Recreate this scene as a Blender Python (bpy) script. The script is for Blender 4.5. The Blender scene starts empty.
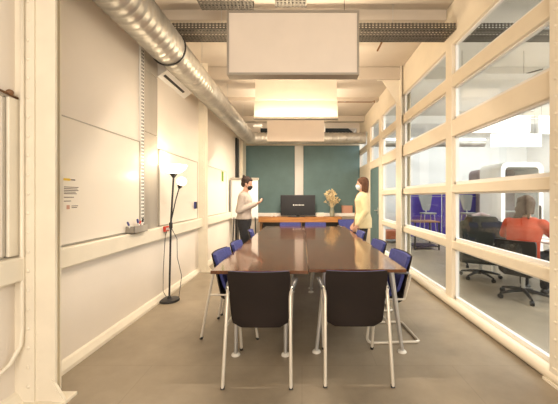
import bpy, bmesh, math, random
from mathutils import Vector, Matrix, Quaternion
random.seed(7)
S = bpy.context.scene
C = S.collection
PI = math.pi
# ---------------------------------------------------------------- camera, world, lights, exposure
F = 300.0
EYE = 1.35
cd = bpy.data.cameras.new('camera'); cam = bpy.data.objects.new('camera', cd); C.objects.link(cam)
cam.location = (0, 0, EYE); cam.rotation_euler = (PI/2, 0, 0)
cd.sensor_fit = 'HORIZONTAL'; cd.sensor_width = 36; cd.lens = 36*F/558
cd.shift_x = -23/558; cd.shift_y = -5/558; cd.clip_start = 0.05
S.camera = cam
w = bpy.data.worlds.new('world'); S.world = w; w.use_nodes = True
w.node_tree.nodes['Background'].inputs[0].default_value = (1.0, 0.86, 0.70, 1)
w.node_tree.nodes['Background'].inputs[1].default_value = 0.5
S.view_settings.view_transform = 'Standard'; S.view_settings.look = 'None'
S.view_settings.exposure = 0.48; S.view_settings.gamma = 1.0
try: S.view_settings.use_curve_mapping = False
except Exception: pass
S.cycles.use_denoising = True
S.cycles.max_bounces = 10
S.cycles.sample_clamp_indirect = 6

def area(name, loc, rot, sx, sy, power, col, parent=None, spread=180):
    l = bpy.data.lights.new(name, 'AREA'); l.shape = 'RECTANGLE'; l.size = sx; l.size_y = sy
    l.energy = power; l.color = col; l.spread = math.radians(spread)
    o = bpy.data.objects.new(name, l); C.objects.link(o); o.location = loc; o.rotation_euler = rot
    if parent: o.parent = parent
    return o
WARM = (1.0, 0.84, 0.66)
COOL = (0.95, 0.97, 1.0)
# warm area light added behind the camera to fill the room frontally
area('window_daylight', (0, -2.6, 2.1), (PI/2, 0, 0), 3.4, 2.4, 135, (1.0, 0.87, 0.74))
# unseen area lights added to brighten the office beyond the glass
area('office_light', (5.0, 2.0, 3.6), (0, 0, 0), 4.0, 2.5, 210, COOL)
area('office_light', (5.0, 5.90, 3.70), (.25, 0, 0), 5.5, .18, 110, COOL)
area('office_light', (5.4, 9.30, 3.70), (.55, 0, 0), 6.5, .18, 100, COOL)
area('office_light', (7.8, 5.6, 3.6), (0, 0, 0), 1.6, 3.5, 260, COOL)

# ---------------------------------------------------------------- helpers
def tag(o, label=None, cat=None, group=None, kind=None):
    if label: o['label'] = label
    if cat: o['category'] = cat
    if group: o['group'] = group
    if kind: o['kind'] = kind
    return o
def empty(name, loc=(0, 0, 0), rz=0, label=None, cat=None, group=None, kind=None):
    o = bpy.data.objects.new(name, None); C.objects.link(o); o.location = loc; o.rotation_euler = (0, 0, rz)
    o.empty_display_size = .1
    return tag(o, label, cat, group, kind)
def copy_tree(o, parent=None):
    c = o.copy(); C.objects.link(c); c.parent = parent
    if parent: c.matrix_parent_inverse = o.matrix_parent_inverse.copy()
    for ch in list(o.children): copy_tree(ch, c)
    return c
class MB:
    def __init__(s): s.bm = bmesh.new()
    def box(s, x0, x1, y0, y1, z0, z1, bev=0, M=None):
        vs = [s.bm.verts.new((x, y, z)) for x in (x0, x1) for y in (y0, y1) for z in (z0, z1)]
        fs = [s.bm.faces.new([vs[i] for i in f]) for f in ((0,1,3,2),(4,6,7,5),(0,4,5,1),(2,3,7,6),(0,2,6,4),(1,5,7,3))]
        if bev:
            es = list({e for f in fs for e in f.edges})
            r = bmesh.ops.bevel(s.bm, geom=es, offset=bev, segments=2, affect='EDGES', profile=.5)
            vs = list({v for f in r['faces'] for v in f.verts} | {v for v in vs if v.is_valid})
        if M:
            for v in vs: v.co = M @ v.co
        return s
    def ring(s, c, u, v, ru, rv, n):
        return [s.bm.verts.new(c + u*(ru*math.cos(2*PI*i/n)) + v*(rv*math.sin(2*PI*i/n))) for i in range(n)]
    def skinrings(s, rings, caps=True):
        n = len(rings[0])
        for a, b in zip(rings, rings[1:]):
            for i in range(n): s.bm.faces.new((a[i], a[(i+1) % n], b[(i+1) % n], b[i]))
        if caps:
            s.bm.faces.new(list(reversed(rings[0]))); s.bm.faces.new(rings[-1])
    def tube(s, pts, r, n=10, closed=False, flat=1.0):
        pts = [Vector(p) for p in pts]
        rr = r if isinstance(r, (list, tuple)) else [r]*len(pts)
        t0 = (pts[1]-pts[0]).normalized()
        up = Vector((0, 0, 1)) if abs(t0.z) < .9 else Vector((1, 0, 0))
        u = t0.cross(up).normalized(); rings = []
        for i, p in enumerate(pts):
            if closed: t = (pts[(i+1) % len(pts)]-pts[i-1]).normalized()
            elif i == 0: t = t0
            elif i == len(pts)-1: t = (p-pts[i-1]).normalized()
            else: t = ((pts[i+1]-p).normalized()+(p-pts[i-1]).normalized()).normalized()
            u = (u - t*u.dot(t)).normalized(); v = t.cross(u)
            rings.append(s.ring(p, u, v, rr[i], rr[i]*flat, n))
        s.skinrings(rings, caps=not closed)
        if closed:
            a, b = rings[-1], rings[0]
            for i in range(n): s.bm.faces.new((a[i], a[(i+1) % n], b[(i+1) % n], b[i]))
        return s
    def lathe(s, prof, c=(0, 0, 0), n=24, M=None):
        c = Vector(c); rings = []
        for r, z in prof:
            rg = [s.bm.verts.new(c+Vector((max(r, 1e-4)*math.cos(2*PI*i/n), max(r, 1e-4)*math.sin(2*PI*i/n), z))) for i in range(n)]
            rings.append(rg)
        s.skinrings(rings)
        if M:
            for rg in rings:
                for v in rg: v.co = M @ v.co
        return s
    def sphere(s, c, r, n=10, sc=(1, 1, 1), M=None):
        c = Vector(c); m = Matrix.Translation(c) @ (M or Matrix()) @ Matrix.Diagonal((r*sc[0], r*sc[1], r*sc[2], 1))
        bmesh.ops.create_uvsphere(s.bm, u_segments=n*2, v_segments=n, radius=1, matrix=m); return s
    def cap(s, a, b, ra, rb, n=14):
        a, b = Vector(a), Vector(b)
        s.sphere(a, ra, 7); s.sphere(b, rb, 7); s.tube([a, b], [ra, rb], n); return s
    def prism(s, poly, axis, a, b):
        def P(p, t): return {'x': (t, p[0], p[1]), 'y': (p[0], t, p[1]), 'z': (p[0], p[1], t)}[axis]
        A = [s.bm.verts.new(P(p, a)) for p in poly]; B = [s.bm.verts.new(P(p, b)) for p in poly]
        s.skinrings([A, B]); return s
    def build(s, name, m, parent=None, smooth=False, remesh=0, sub=0):
        bmesh.ops.recalc_face_normals(s.bm, faces=s.bm.faces)
        me = bpy.data.meshes.new(name); s.bm.to_mesh(me); s.bm.free()
        o = bpy.data.objects.new(name, me); C.objects.link(o)
        if remesh:
            md = o.modifiers.new('r', 'REMESH'); md.mode = 'VOXEL'; md.voxel_size = remesh
            ms = o.modifiers.new('s', 'SMOOTH'); ms.factor = .5; ms.iterations = 4
            dg = bpy.context.evaluated_depsgraph_get()
            me2 = bpy.data.meshes.new_from_object(o.evaluated_get(dg), preserve_all_data_layers=False, depsgraph=dg)
            o.modifiers.clear(); o.data = me2; me = me2; smooth = True
        if sub:
            md = o.modifiers.new('sub', 'SUBSURF'); md.levels = sub; md.render_levels = sub
        if m: me.materials.clear(); me.materials.append(m)
        if smooth:
            for p in me.polygons: p.use_smooth = True
            if smooth == 'auto':
                try: me.set_sharp_from_angle(angle=math.radians(40))
                except Exception: pass
        if parent: o.parent = parent
        return o

def mat(name, col, rough=.5, metal=0, noise=0, nscale=6, bump=0, bscale=40, emit=None, es=0, coat=0, col2=None, spec=.5, trans=0, alpha=1, stretch=(1, 1, 1)):
    m = bpy.data.materials.new(name); m.use_nodes = True
    nt = m.node_tree; b = nt.nodes['Principled BSDF']; L = nt.links
    b.inputs['Base Color'].default_value = (*col, 1); b.inputs['Roughness'].default_value = rough
    b.inputs['Metallic'].default_value = metal; b.inputs['Coat Weight'].default_value = coat
    b.inputs['Specular IOR Level'].default_value = spec; b.inputs['Transmission Weight'].default_value = trans
    b.inputs['Alpha'].default_value = alpha
    tc = nt.nodes.new('ShaderNodeTexCoord'); mp = nt.nodes.new('ShaderNodeMapping'); L.new(tc.outputs['Object'], mp.inputs[0])
    mp.inputs['Scale'].default_value = stretch
    if noise or col2:
        n = nt.nodes.new('ShaderNodeTexNoise'); n.inputs['Scale'].default_value = nscale; n.inputs['Detail'].default_value = 5
        L.new(mp.outputs[0], n.inputs[0])
        mx = nt.nodes.new('ShaderNodeMix'); mx.data_type = 'RGBA'
        c2 = col2 or tuple(c*(1-noise) for c in col)
        mx.inputs[6].default_value = (*col, 1); mx.inputs[7].default_value = (*c2, 1)
        cr = nt.nodes.new('ShaderNodeMapRange'); cr.inputs[1].default_value = .35; cr.inputs[2].default_value = .65
        L.new(n.outputs[0], cr.inputs[0]); L.new(cr.outputs[0], mx.inputs[0]); L.new(mx.outputs[2], b.inputs['Base Color'])
    if bump:
        n2 = nt.nodes.new('ShaderNodeTexNoise'); n2.inputs['Scale'].default_value = bscale; L.new(mp.outputs[0], n2.inputs[0])
        bp = nt.nodes.new('ShaderNodeBump'); bp.inputs['Strength'].default_value = bump; bp.inputs['Distance'].default_value = .01
        L.new(n2.outputs[0], bp.inputs['Height']); L.new(bp.outputs[0], b.inputs['Normal'])
    if emit:
        b.inputs['Emission Color'].default_value = (*emit, 1); b.inputs['Emission Strength'].default_value = es
    return m
def glass_mat(name, tint=(.93, .95, .95), refl=.08):
    m = bpy.data.materials.new(name); m.use_nodes = True; nt = m.node_tree; nt.nodes.clear(); L = nt.links
    o = nt.nodes.new('ShaderNodeOutputMaterial'); t = nt.nodes.new('ShaderNodeBsdfTransparent'); t.inputs[0].default_value = (*tint, 1)
    g = nt.nodes.new('ShaderNodeBsdfGlossy'); g.inputs['Roughness'].default_value = .01
    fr = nt.nodes.new('ShaderNodeLayerWeight'); fr.inputs[0].default_value = .35
    ml = nt.nodes.new('ShaderNodeMath'); ml.operation = 'MULTIPLY_ADD'; ml.inputs[1].default_value = .09; ml.inputs[2].default_value = refl*.25
    mx = nt.nodes.new('ShaderNodeMixShader'); L.new(fr.outputs['Fresnel'], ml.inputs[0]); L.new(ml.outputs[0], mx.inputs[0])
    L.new(t.outputs[0], mx.inputs[1]); L.new(g.outputs[0], mx.inputs[2]); L.new(mx.outputs[0], o.inputs[0]); return m
def perforated(name, col, kx, kz, thr=.5, vert='Z', rough=.45):
    m = mat(name, col, rough, .6, noise=.2, nscale=9); nt = m.node_tree; L = nt.links; b = nt.nodes['Principled BSDF']
    tc = nt.nodes.new('ShaderNodeTexCoord'); sp = nt.nodes.new('ShaderNodeSeparateXYZ'); L.new(tc.outputs['Object'], sp.inputs[0])
    outs = []
    for ax, k in (('X', kx), (vert, kz)):
        a = nt.nodes.new('ShaderNodeMath'); a.operation = 'MULTIPLY'; a.inputs[1].default_value = k; L.new(sp.outputs[ax], a.inputs[0])
        f = nt.nodes.new('ShaderNodeMath'); f.operation = 'FRACT'; L.new(a.outputs[0], f.inputs[0])
        g = nt.nodes.new('ShaderNodeMath'); g.operation = 'GREATER_THAN'; g.inputs[1].default_value = 1-thr; L.new(f.outputs[0], g.inputs[0]); outs.append(g)
    p = nt.nodes.new('ShaderNodeMath'); p.operation = 'MULTIPLY'; L.new(outs[0].outputs[0], p.inputs[0]); L.new(outs[1].outputs[0], p.inputs[1])
    i = nt.nodes.new('ShaderNodeMath'); i.operation = 'SUBTRACT'; i.inputs[0].default_value = 1; L.new(p.outputs[0], i.inputs[1]); L.new(i.outputs[0], b.inputs['Alpha'])
    return m

M = {}
M['wall'] = mat('cream wall paint', (.83, .76, .665), .6, noise=.05, nscale=1.5, bump=.08, bscale=60)
M['wallwhite'] = mat('white wall paint', (.80, .79, .75), .6, noise=.04, nscale=2)
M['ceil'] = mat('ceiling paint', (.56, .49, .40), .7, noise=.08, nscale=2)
M['steel_cream'] = mat('cream gloss steel paint', (.82, .755, .62), .38, noise=.06, nscale=5, bump=.05, bscale=30)
M['rail'] = mat('cream timber paint', (.82, .73, .57), .42, noise=.05, nscale=4)
M['frame_white'] = mat('white bead paint', (.84, .82, .78), .4)
M['board'] = mat('whiteboard enamel', (.82, .76, .66), .28, coat=.1, noise=.02, nscale=1)
M['board_edge'] = mat('whiteboard trim', (.45, .42, .36), .35, .5)
M['green'] = mat('teal green panel', (.115, .195, .20), .65, noise=.12, nscale=3)
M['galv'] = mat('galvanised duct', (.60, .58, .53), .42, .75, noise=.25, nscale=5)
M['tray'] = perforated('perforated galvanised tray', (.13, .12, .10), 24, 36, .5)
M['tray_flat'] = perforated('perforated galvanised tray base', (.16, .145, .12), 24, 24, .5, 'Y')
M['upright'] = perforated('slotted steel upright', (.62, .58, .52), 40, 24, .0)
M['brushed'] = mat('brushed steel sheet', (.50, .46, .40), .6, .45, noise=.25, nscale=3, stretch=(1, 1, .2))
M['dark'] = mat('black metal', (.015, .015, .016), .4)
M['black_plastic'] = mat('black plastic', (.018, .016, .016), .35)
M['shell'] = mat('dark brown black shell', (.020, .014, .012), .6, noise=.25, nscale=3, spec=.25)
M['blue'] = mat('blue wool upholstery', (.065, .075, .27), .9, noise=.35, nscale=60, bump=.3, bscale=200)
M['tube'] = mat('satin cream grey tube', (.66, .61, .52), .3, .35)
M['tube_dark'] = mat('grey armrest', (.10, .10, .10), .4)
M['alu'] = mat('grey aluminium leg', (.50, .49, .47), .32, .6)
M['foot'] = mat('pale foot disc', (.70, .67, .60), .45)
M['panel_face'] = mat('beige acoustic fabric', (.76, .675, .58), .85, noise=.04, nscale=4, bump=.1, bscale=300)
M['panel_frame'] = mat('grey panel frame', (.36, .33, .28), .4, .5)
M['glow'] = mat('lamp diffuser', (.9, .84, .7), .5, emit=(1, .80, .52), es=1.5)
M['glow_office'] = mat('office lamp diffuser', (.9, .9, .88), .5, emit=(1, .97, .92), es=2.2)
M['lamp_glass'] = mat('lit lamp glass', (.9, .88, .82), .4, emit=(1, .90, .76), es=2.6)
M['bulb_glass'] = mat('lit small lamp glass', (.9, .85, .75), .4, emit=(1, .82, .56), es=1.3)
M['skin'] = mat('skin', (.60, .36, .26), .5)
M['hair_d'] = mat('dark brown hair', (.035, .017, .012), .8, noise=.4, nscale=50)
M['hair_b'] = mat('auburn hair', (.13, .055, .025), .8, noise=.4, nscale=50)
M['hair_l'] = mat('light brown hair', (.07, .036, .018), .8, noise=.5, nscale=40)
M['knit'] = mat('oatmeal knit', (.44, .38, .33), .9, noise=.1, nscale=40, bump=.2, bscale=150)
M['denim'] = mat('black trousers', (.018, .018, .022), .8, noise=.2, nscale=30)
M['coat'] = mat('pale yellow coat', (.72, .61, .36), .85, noise=.08, nscale=12)
M['mask_b'] = mat('black mask cloth', (.01, .01, .01), .8)
M['mask_w'] = mat('pale blue mask', (.58, .68, .74), .8)
M['orange'] = mat('orange red knit', (.50, .065, .022), .85, noise=.15, nscale=30)
M['eye'] = mat('eye', (.03, .02, .02), .2)
M['lip'] = mat('lip', (.45, .17, .13), .5)
M['shoe'] = mat('dark shoe', (.02, .018, .018), .4)
M['wood_desk'] = mat('honey oak', (.52, .24, .07), .4, col2=(.36, .15, .04), nscale=3, stretch=(1, 8, 8))
M['wood_dark'] = mat('office timber', (.24, .12, .05), .5, noise=.3, nscale=4)
M['screen'] = mat('tv glass', (.012, .011, .012), .35, spec=.3)
M['white'] = mat('white laminate', (.80, .79, .75), .35)
M['purple'] = mat('violet felt', (.11, .07, .45), .9, noise=.15, nscale=8)
M['red'] = mat('red plastic', (.55, .04, .02), .4)
M['rust'] = mat('orange brown plastic', (.42, .12, .05), .5)
M['salmon'] = mat('salmon card', (.55, .30, .22), .7)
M['greenpaper'] = mat('green paper', (.15, .30, .02), .7)
M['grey'] = mat('grey plastic', (.30, .30, .29), .5)
M['text'] = mat('dark print', (.10, .08, .07), .6)
M['yellow'] = mat('yellow print', (.75, .50, .03), .6)
M['straw'] = mat('dried straw', (.85, .68, .40), .8, noise=.4, nscale=60)
M['vase'] = mat('grey green vase', (.30, .30, .22), .25, noise=.2, nscale=9)
M['glass'] = glass_mat('window glass')
M['dim_glass'] = mat('dark transom glass', (.05, .065, .075), .1)
M['booth_grey'] = mat('booth lining', (.42, .33, .33), .8, noise=.15, nscale=6)
M['booth_glass'] = glass_mat('booth glass', (.82, .84, .84))

# table top wood: glossy reddish brown with fine grain
def table_mat():
    m = mat('walnut table veneer', (.215, .088, .036), .12, coat=.3, spec=.5); nt = m.node_tree; L = nt.links; b = nt.nodes['Principled BSDF']
    tc = nt.nodes.new('ShaderNodeTexCoord'); mp = nt.nodes.new('ShaderNodeMapping'); mp.inputs['Scale'].default_value = (14, 1.2, 8); L.new(tc.outputs['Object'], mp.inputs[0])
    n = nt.nodes.new('ShaderNodeTexNoise'); n.inputs['Scale'].default_value = 3; n.inputs['Detail'].default_value = 8; L.new(mp.outputs[0], n.inputs[0])
    r = nt.nodes.new('ShaderNodeValToRGB'); r.color_ramp.elements[0].color = (.080, .030, .013, 1); r.color_ramp.elements[1].color = (.165, .066, .028, 1)
    r.color_ramp.elements[0].position = .3; r.color_ramp.elements[1].position = .7
    L.new(n.outputs[0], r.inputs[0]); L.new(r.outputs[0], b.inputs['Base Color']); return m
M['table'] = table_mat()
def floor_mat():
    m = mat('concrete tile floor', (.2, .17, .13), .38, spec=.45); nt = m.node_tree; L = nt.links; b = nt.nodes['Principled BSDF']
    tc = nt.nodes.new('ShaderNodeTexCoord')
    br = nt.nodes.new('ShaderNodeTexBrick'); br.inputs['Scale'].default_value = 1; br.offset = 0.5
    br.inputs['Brick Width'].default_value = 1.2; br.inputs['Row Height'].default_value = .6; br.inputs['Mortar Size'].default_value = .003
    br.inputs['Color1'].default_value = (.30, .248, .178, 1); br.inputs['Color2'].default_value = (.285, .235, .168, 1); br.inputs['Mortar'].default_value = (.25, .205, .147, 1)
    L.new(tc.outputs['Object'], br.inputs[0])
    n = nt.nodes.new('ShaderNodeTexNoise'); n.inputs['Scale'].default_value = 1.6; n.inputs['Detail'].default_value = 9; n.inputs['Roughness'].default_value = .65; L.new(tc.outputs['Object'], n.inputs[0])
    r = nt.nodes.new('ShaderNodeMapRange'); r.inputs[1].default_value = .3; r.inputs[2].default_value = .7; r.inputs[3].default_value = .78; r.inputs[4].default_value = 1.2; L.new(n.outputs[0], r.inputs[0])
    mx = nt.nodes.new('ShaderNodeMix'); mx.data_type = 'RGBA'; mx.blend_type = 'MULTIPLY'; mx.inputs[0].default_value = 1
    L.new(br.outputs[0], mx.inputs[6]); L.new(r.outputs[0], mx.inputs[7]); L.new(mx.outputs[2], b.inputs['Base Color'])
    return m
M['floor'] = floor_mat()

# ---------------------------------------------------------------- structure
XL, XR, YB, ZC = -1.86, 1.86, 9.70, 3.76
def st(mb, name, m, label=None, **k): return tag(mb.build(name, m, **k), label, None, None, 'structure')
st(MB().box(-2.1, 9.2, -2.8, 12.2, -.12, 0), 'floor', M['floor'], 'smooth grey brown tiled concrete floor')
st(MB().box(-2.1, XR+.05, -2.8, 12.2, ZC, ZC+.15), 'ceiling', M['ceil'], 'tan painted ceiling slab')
st(MB().box(XR+.05, 9.2, -2.8, 12.2, ZC, ZC+.15), 'ceiling', M['wallwhite'], 'white painted office ceiling')
st(MB().box(XL-.2, XL, -2.8, YB, 0, ZC), 'wall_left', M['wall'], 'long cream wall with whiteboards')
st(MB().box(XL-.2, XR+.1, YB, YB+.15, 0, 3.37).box(XL-.2, XR+.1, YB, YB+.15, 3.58, ZC)
   .box(XL-.2, -1.35, YB, YB+.15, 3.37, 3.58).box(1.78, XR+.1, YB, YB+.15, 3.37, 3.58), 'wall_back', M['wall'], 'cream end wall behind the green panels')
st(MB().prism([(-1.35, 3.37), (1.78, 3.37), (1.50, 3.58), (-1.35, 3.58)], 'y', YB+.05, YB+.08), 'window_5', M['dim_glass'], 'narrow dark transom window high in the end wall')
st(MB().box(1.96, 9.2, 12.0, 12.2, 0, ZC), 'wall_far', M['wallwhite'], 'white far wall of the office')
st(MB().box(9.0, 9.2, -2.8, 12.0, 0, ZC), 'wall_outer', M['wallwhite'], 'white outer wall of the office')
# green panels on the end wall
st(MB().box(-1.85, -.235, YB-.04, YB, .84, 3.0, .006), 'trim_1', M['green'], 'teal green pinboard panel left of the cream strip')
st(MB().box(.045, 1.855, YB-.04, YB, .84, 3.0, .006), 'trim_2', M['green'], 'teal green pinboard panel right of the cream strip')
st(MB().box(-.22, .03, YB-.03, YB, .84, 2.37).box(-.22, .03, YB-.03, YB, 2.38, 3.02), 'trim_3', M['wallwhite'], 'pale strip between the two green panels')
st(MB().box(XL, XR, YB-.22, YB, .74, .84, .01), 'trim_4', M['frame_white'], 'white ledge along the end wall')
st(MB().box(XL, XR, YB-.08, YB, 3.02, 3.12), 'trim_5', M['rail'], 'cream beam above the green panels')
# glazed partition: timber grid in the plane x = XR
g = MB(); T0, T1 = XR, XR+.09
for z0, z1 in ((0, .085), (.71, .81), (1.403, 1.503), (2.10, 2.305), (2.71, 2.865), (3.24, ZC)):
    segs = [(-.9, 9.7)] if z0 > 2.0 or z0 > 3 else [(-.9, 7.25)]
    for a, b in segs: g.box(T0-(.02 if z0 == 0 else 0), T1, a, b, z0, z1, .008)
for a, b in ((-.9, -.75), (.42, .57), (3.72, 3.875), (7.0, 7.25), (8.17, 8.55)):
    g.box(T0-.006, T1, a, b, 0, 3.26, .006)
g.box(T0, T1, 8.55, 9.7, 0, 2.12)
st(g, 'wall_right', M['rail'], 'cream timber grid of the glazed partition')
st(MB().tube([(XR-.02, -.9, .05), (XR-.02, 7.25, .05)], .05, 12), 'baseboard_right', M['rail'], 'rounded cream skirting under the glazed partition', smooth=True)
bays = [(-.75, .42), (.57, 2.0), (2.0, 3.72), (3.875, 5.55), (5.75, 7.0)]
rows = [(.085, .71), (.81, 1.403), (1.503, 2.10), (2.305, 2.71), (2.865, 3.24)]
for i, (a, b) in enumerate(bays):
    p = MB(); f = MB(); xi = XR+.055; t = .028
    for z0, z1 in rows:
        p.box(xi, xi+.008, a, b, z0, z1)
        f.box(xi-.02, xi+.02, a, a+t, z0, z1).box(xi-.02, xi+.02, b-t, b, z0, z1).box(xi-.02, xi+.02, a, b, z0, z0+t*1.3).box(xi-.02, xi+.02, a, b, z1-t*.6, z1)
    n = (1, 2, 3, 4, 6)[i]
    wo = st(p, 'window_%d' % n, M['glass'], 'clear panes of the glazed partition')
    f.build('window_frame', M['frame_white'], wo)
p = MB(); f = MB()
for z0, z1 in rows[3:]:
    p.box(XR+.055, XR+.063, 7.25, 8.17, z0, z1); p.box(XR+.055, XR+.063, 8.55, 9.7, z0, z1)
    f.box(XR+.035, XR+.075, 7.25, 7.29, z0, z1).box(XR+.035, XR+.075, 8.13, 8.17, z0, z1)
wo = st(p, 'window_7', M['glass'], 'clear panes above the green door'); f.build('window_frame', M['frame_white'], wo)
d = st(MB().box(XR+.0, XR+.05, 7.26, 8.16, .01, 2.09, .004), 'door_1', M['green'], 'teal green door in the glazed partition')
MB().tube([(XR-.002, 7.33, 1.02), (XR-.06, 7.33, 1.02), (XR-.06, 7.46, 1.02)], .011, 8).box(XR-.008, XR+.002, 7.305, 7.355, .93, 1.09, .002).build('door_handle', M['alu'], d)
# left wall dado ledge and skirting
st(MB().box(XL, XL+.07, -2.8, 9.2, .81, .965, .012), 'trim_6', M['steel_cream'], 'cream ledge running along the left wall')
st(MB().prism([(XL, 0), (XL+.05, 0), (XL+.05, .03), (XL+.02, .075), (XL, .085)], 'y', -2.8, 9.69), 'baseboard_left', M['steel_cream'], 'cream skirting along the left wall')
# riveted steel columns
def rivets(pts, r, parent, M_=None, axis='y'):
    b = MB()
    for p in pts:
        sc = {'y': (1, .5, 1), 'x': (.5, 1, 1)}[axis]
        b.sphere(p, r, 5, sc)
    b.build('rivet_row', M['steel_cream'], parent, smooth=True)
def column_left(y, n, xe=-1.609):
    b = MB()
    b.box(XL-.01, xe, y, y+.018, 0, ZC)                       # broad flange
    b.box(XL-.01, -1.735, y-.012, y, .0, ZC)
    b.box(-1.80, -1.78, y+.018, y+.17, 0, ZC)
    b.box(XL, xe-.09, y+.15, y+.165, 0, ZC)
    b.prism([(xe-.016, 0), (xe+.064, 0), (xe+.064, .03), (xe+.009, .12), (xe-.016, .16)], 'y', y-.006, y+.012)
    b.box(XL, xe+.07, y-.04, y+.10, 0, .02)
    c = st(b, 'trim_%d' % n, M['steel_cream'], 'riveted cream steel column against the left wall')
    rivets([(-1.775, y-.012, .12+.125*i) for i in range(29)], .013, c)
    rivets([(-1.722, y, .10+.06*i) for i in range(7)], .006, c)
    rivets([(xe+.009+.015*i, y-.008, .09-.02*i) for i in range(3)], .006, c)
column_left(1.955, 7); column_left(5.40, 8, -1.70)
def column_right(y0, y1, n, foot=True):
    b = MB(); x = XR-.045
    b.box(x, x+.015, y0, y1, 0, ZC)
    b.box(x+.015, XR+.12, (y0+y1)/2-.01, (y0+y1)/2+.01, 0, ZC)
    b.box(XR+.12, XR+.135, y0, y1, 0, ZC)
    b.prism([(y0-.03, 0), (y1+.03, 0), (y1+.03, .03), (y1-.03, .12), (y0, .12)], 'x', x-.012, x)
    b.box(x-.03, x, y0-.05, y1+.03, 0, .02)
    c = st(b, 'trim_%d' % n, M['steel_cream'], 'riveted cream steel column in the glazed partition')
    for yy in (y0+.04, y1-.05):
        rivets([(x, yy, .2+.125*i) for i in range(28)], .013, c, axis='x')
    return c
column_right(1.88, 2.20, 9); column_right(5.50, 5.80, 10)
# brackets where columns meet the cross beam
st(MB().prism([(1.84, 3.0), (1.84, ZC), (1.40, ZC), (1.40, 3.52), (1.50, 3.52)], 'y', 5.60, 5.615), 'trim_11', M['steel_cream'], 'cream gusset bracket under the cross beam')
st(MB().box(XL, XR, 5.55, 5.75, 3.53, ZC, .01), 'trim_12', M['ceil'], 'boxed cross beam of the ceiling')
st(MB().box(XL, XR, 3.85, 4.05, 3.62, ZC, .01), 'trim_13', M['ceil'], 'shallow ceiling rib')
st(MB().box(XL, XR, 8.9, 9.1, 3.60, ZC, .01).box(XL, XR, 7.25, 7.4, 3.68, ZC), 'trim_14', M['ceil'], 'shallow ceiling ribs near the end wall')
st(MB().box(XR+.14, 9.0, 5.55, 5.75, 3.53, ZC).box(XR+.14, 9.0, 8.9, 9.1, 3.53, ZC), 'trim_15', M['wallwhite'], 'white cross beams in the office')
# posts near the far left corner
st(MB().box(XL, XL+.05, 8.35, 8.62, 0, 3.0, .005), 'trim_17', M['dark'], 'dark upright post on the left wall near the corner')
st(MB().box(XL, XL+.09, 9.0, 9.5, 0, 3.3, .01), 'trim_18', M['steel_cream'], 'cream post in the far left corner')
# conduit on the near column
st(MB().tube([(-1.80, 1.93, ZC), (-1.80, 1.93, .50), (-1.80, 1.92, .40), (-1.83, 1.88, .30), (-1.835, 1.78, .26), (-1.835, 1.2, .22)], .0125, 10), 'trim_19', M['steel_cream'], 'cream conduit running down the near column', smooth=True)
st(MB().box(XL, XL+.04, 1.862, 1.945, .975, 1.975, .006), 'trim_20', M['steel_cream'], 'cream upright board beside the near column')

# ---------------------------------------------------------------- left wall fittings
def whiteboard(y0, y1, z0, z1, label, edge_r=True):
    t = empty('whiteboard', (XL+.012, (y0+y1)/2, z0), 0, label, 'whiteboard')
    h = (y1-y0)/2; H = z1-z0
    MB().box(-.010, .008, -h+.006, h-.006, .006, H-.006).build('board_surface', M['board'], t)
    f = MB().box(-.010, .014, -h, h, H-.008, H).box(-.010, .014, -h, h, 0, .008).box(-.010, .014, h-.012, h, 0, H)
    f.box(-.010, .014, -h, -h+.012, 0, H)
    f.build('board_frame', M['board_edge'], t)
    return t
wb1 = whiteboard(2.20, 3.40, .975, 1.98, 'long whiteboard between the near column and the slotted steel upright')
whiteboard(3.86, 5.28, .975, 1.965, 'whiteboard behind the floor lamp on the left wall')
whiteboard(5.62, 7.28, .975, 1.965, 'whiteboard past the second column, green paper on it')
whiteboard(.6, 1.855, .975, 1.975, 'whiteboard at the left picture edge before the near column')
# printed notice on the first whiteboard
t = empty('printed_notice', (XL+.0225, 2.36, 1.26), 0, 'small printed notice with yellow mark stuck on the near whiteboard', 'notice')
MB().box(0, .0006, -.06, .13, -.02, .25).build('notice_sheet', M['board'], t)
b = MB()
for k, (zz, l) in enumerate(((.165, .15), (.152, .14), (.139, .15), (.126, .12), (.113, .13), (.085, .10), (.055, .07))):
    b.box(.0007, .0012, -.045, -.045+l, zz, zz+.006)
b.box(.0007, .0012, .03, .10, .015, .021).box(.0007, .0012, .03, .09, .002, .008).box(.0007, .0012, .02, .07, .222, .232)
b.build('printed_text', M['text'], t)
MB().box(.0007, .0014, -.05, .015, .218, .236, 0).prism([(.012, .232), (.03, .227), (.012, .222)], 'x', .0007, .0014).build('yellow_mark', M['yellow'], t)
MB().box(.0007, .0014, -.02, .012, -.006, .026).build('brown_emblem', M['salmon'], t)
# slotted upright with dark slots + brushed sheet
t = empty('slotted_upright', (XL+.02, 3.455, .96), 0, 'slotted steel shelving upright beside the brushed steel sheet', 'shelf upright')
MB().box(-.018, .004, -.035, .035, 0, 2.17).build('rail', M['frame_white'], t)
b = MB()
for k in range(53):
    for s_ in (-.014, .014): b.box(.0035, .0055, s_-.008, s_+.008, .02+.04*k, .044+.04*k)
b.build('slot_rows', M['dark'], t)
t = empty('steel_sheet', (XL+.012, 3.65, .96), 0, 'tall brushed steel sheet on the left wall beside the slotted upright', 'steel sheet')
for z0, z1 in ((0, 1.155), (1.163, 1.89), (1.898, 2.2)):
    MB().box(-.01, .010, -.15, .165, z0, z1, .002).build('sheet_panel', M['brushed'], t)
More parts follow.
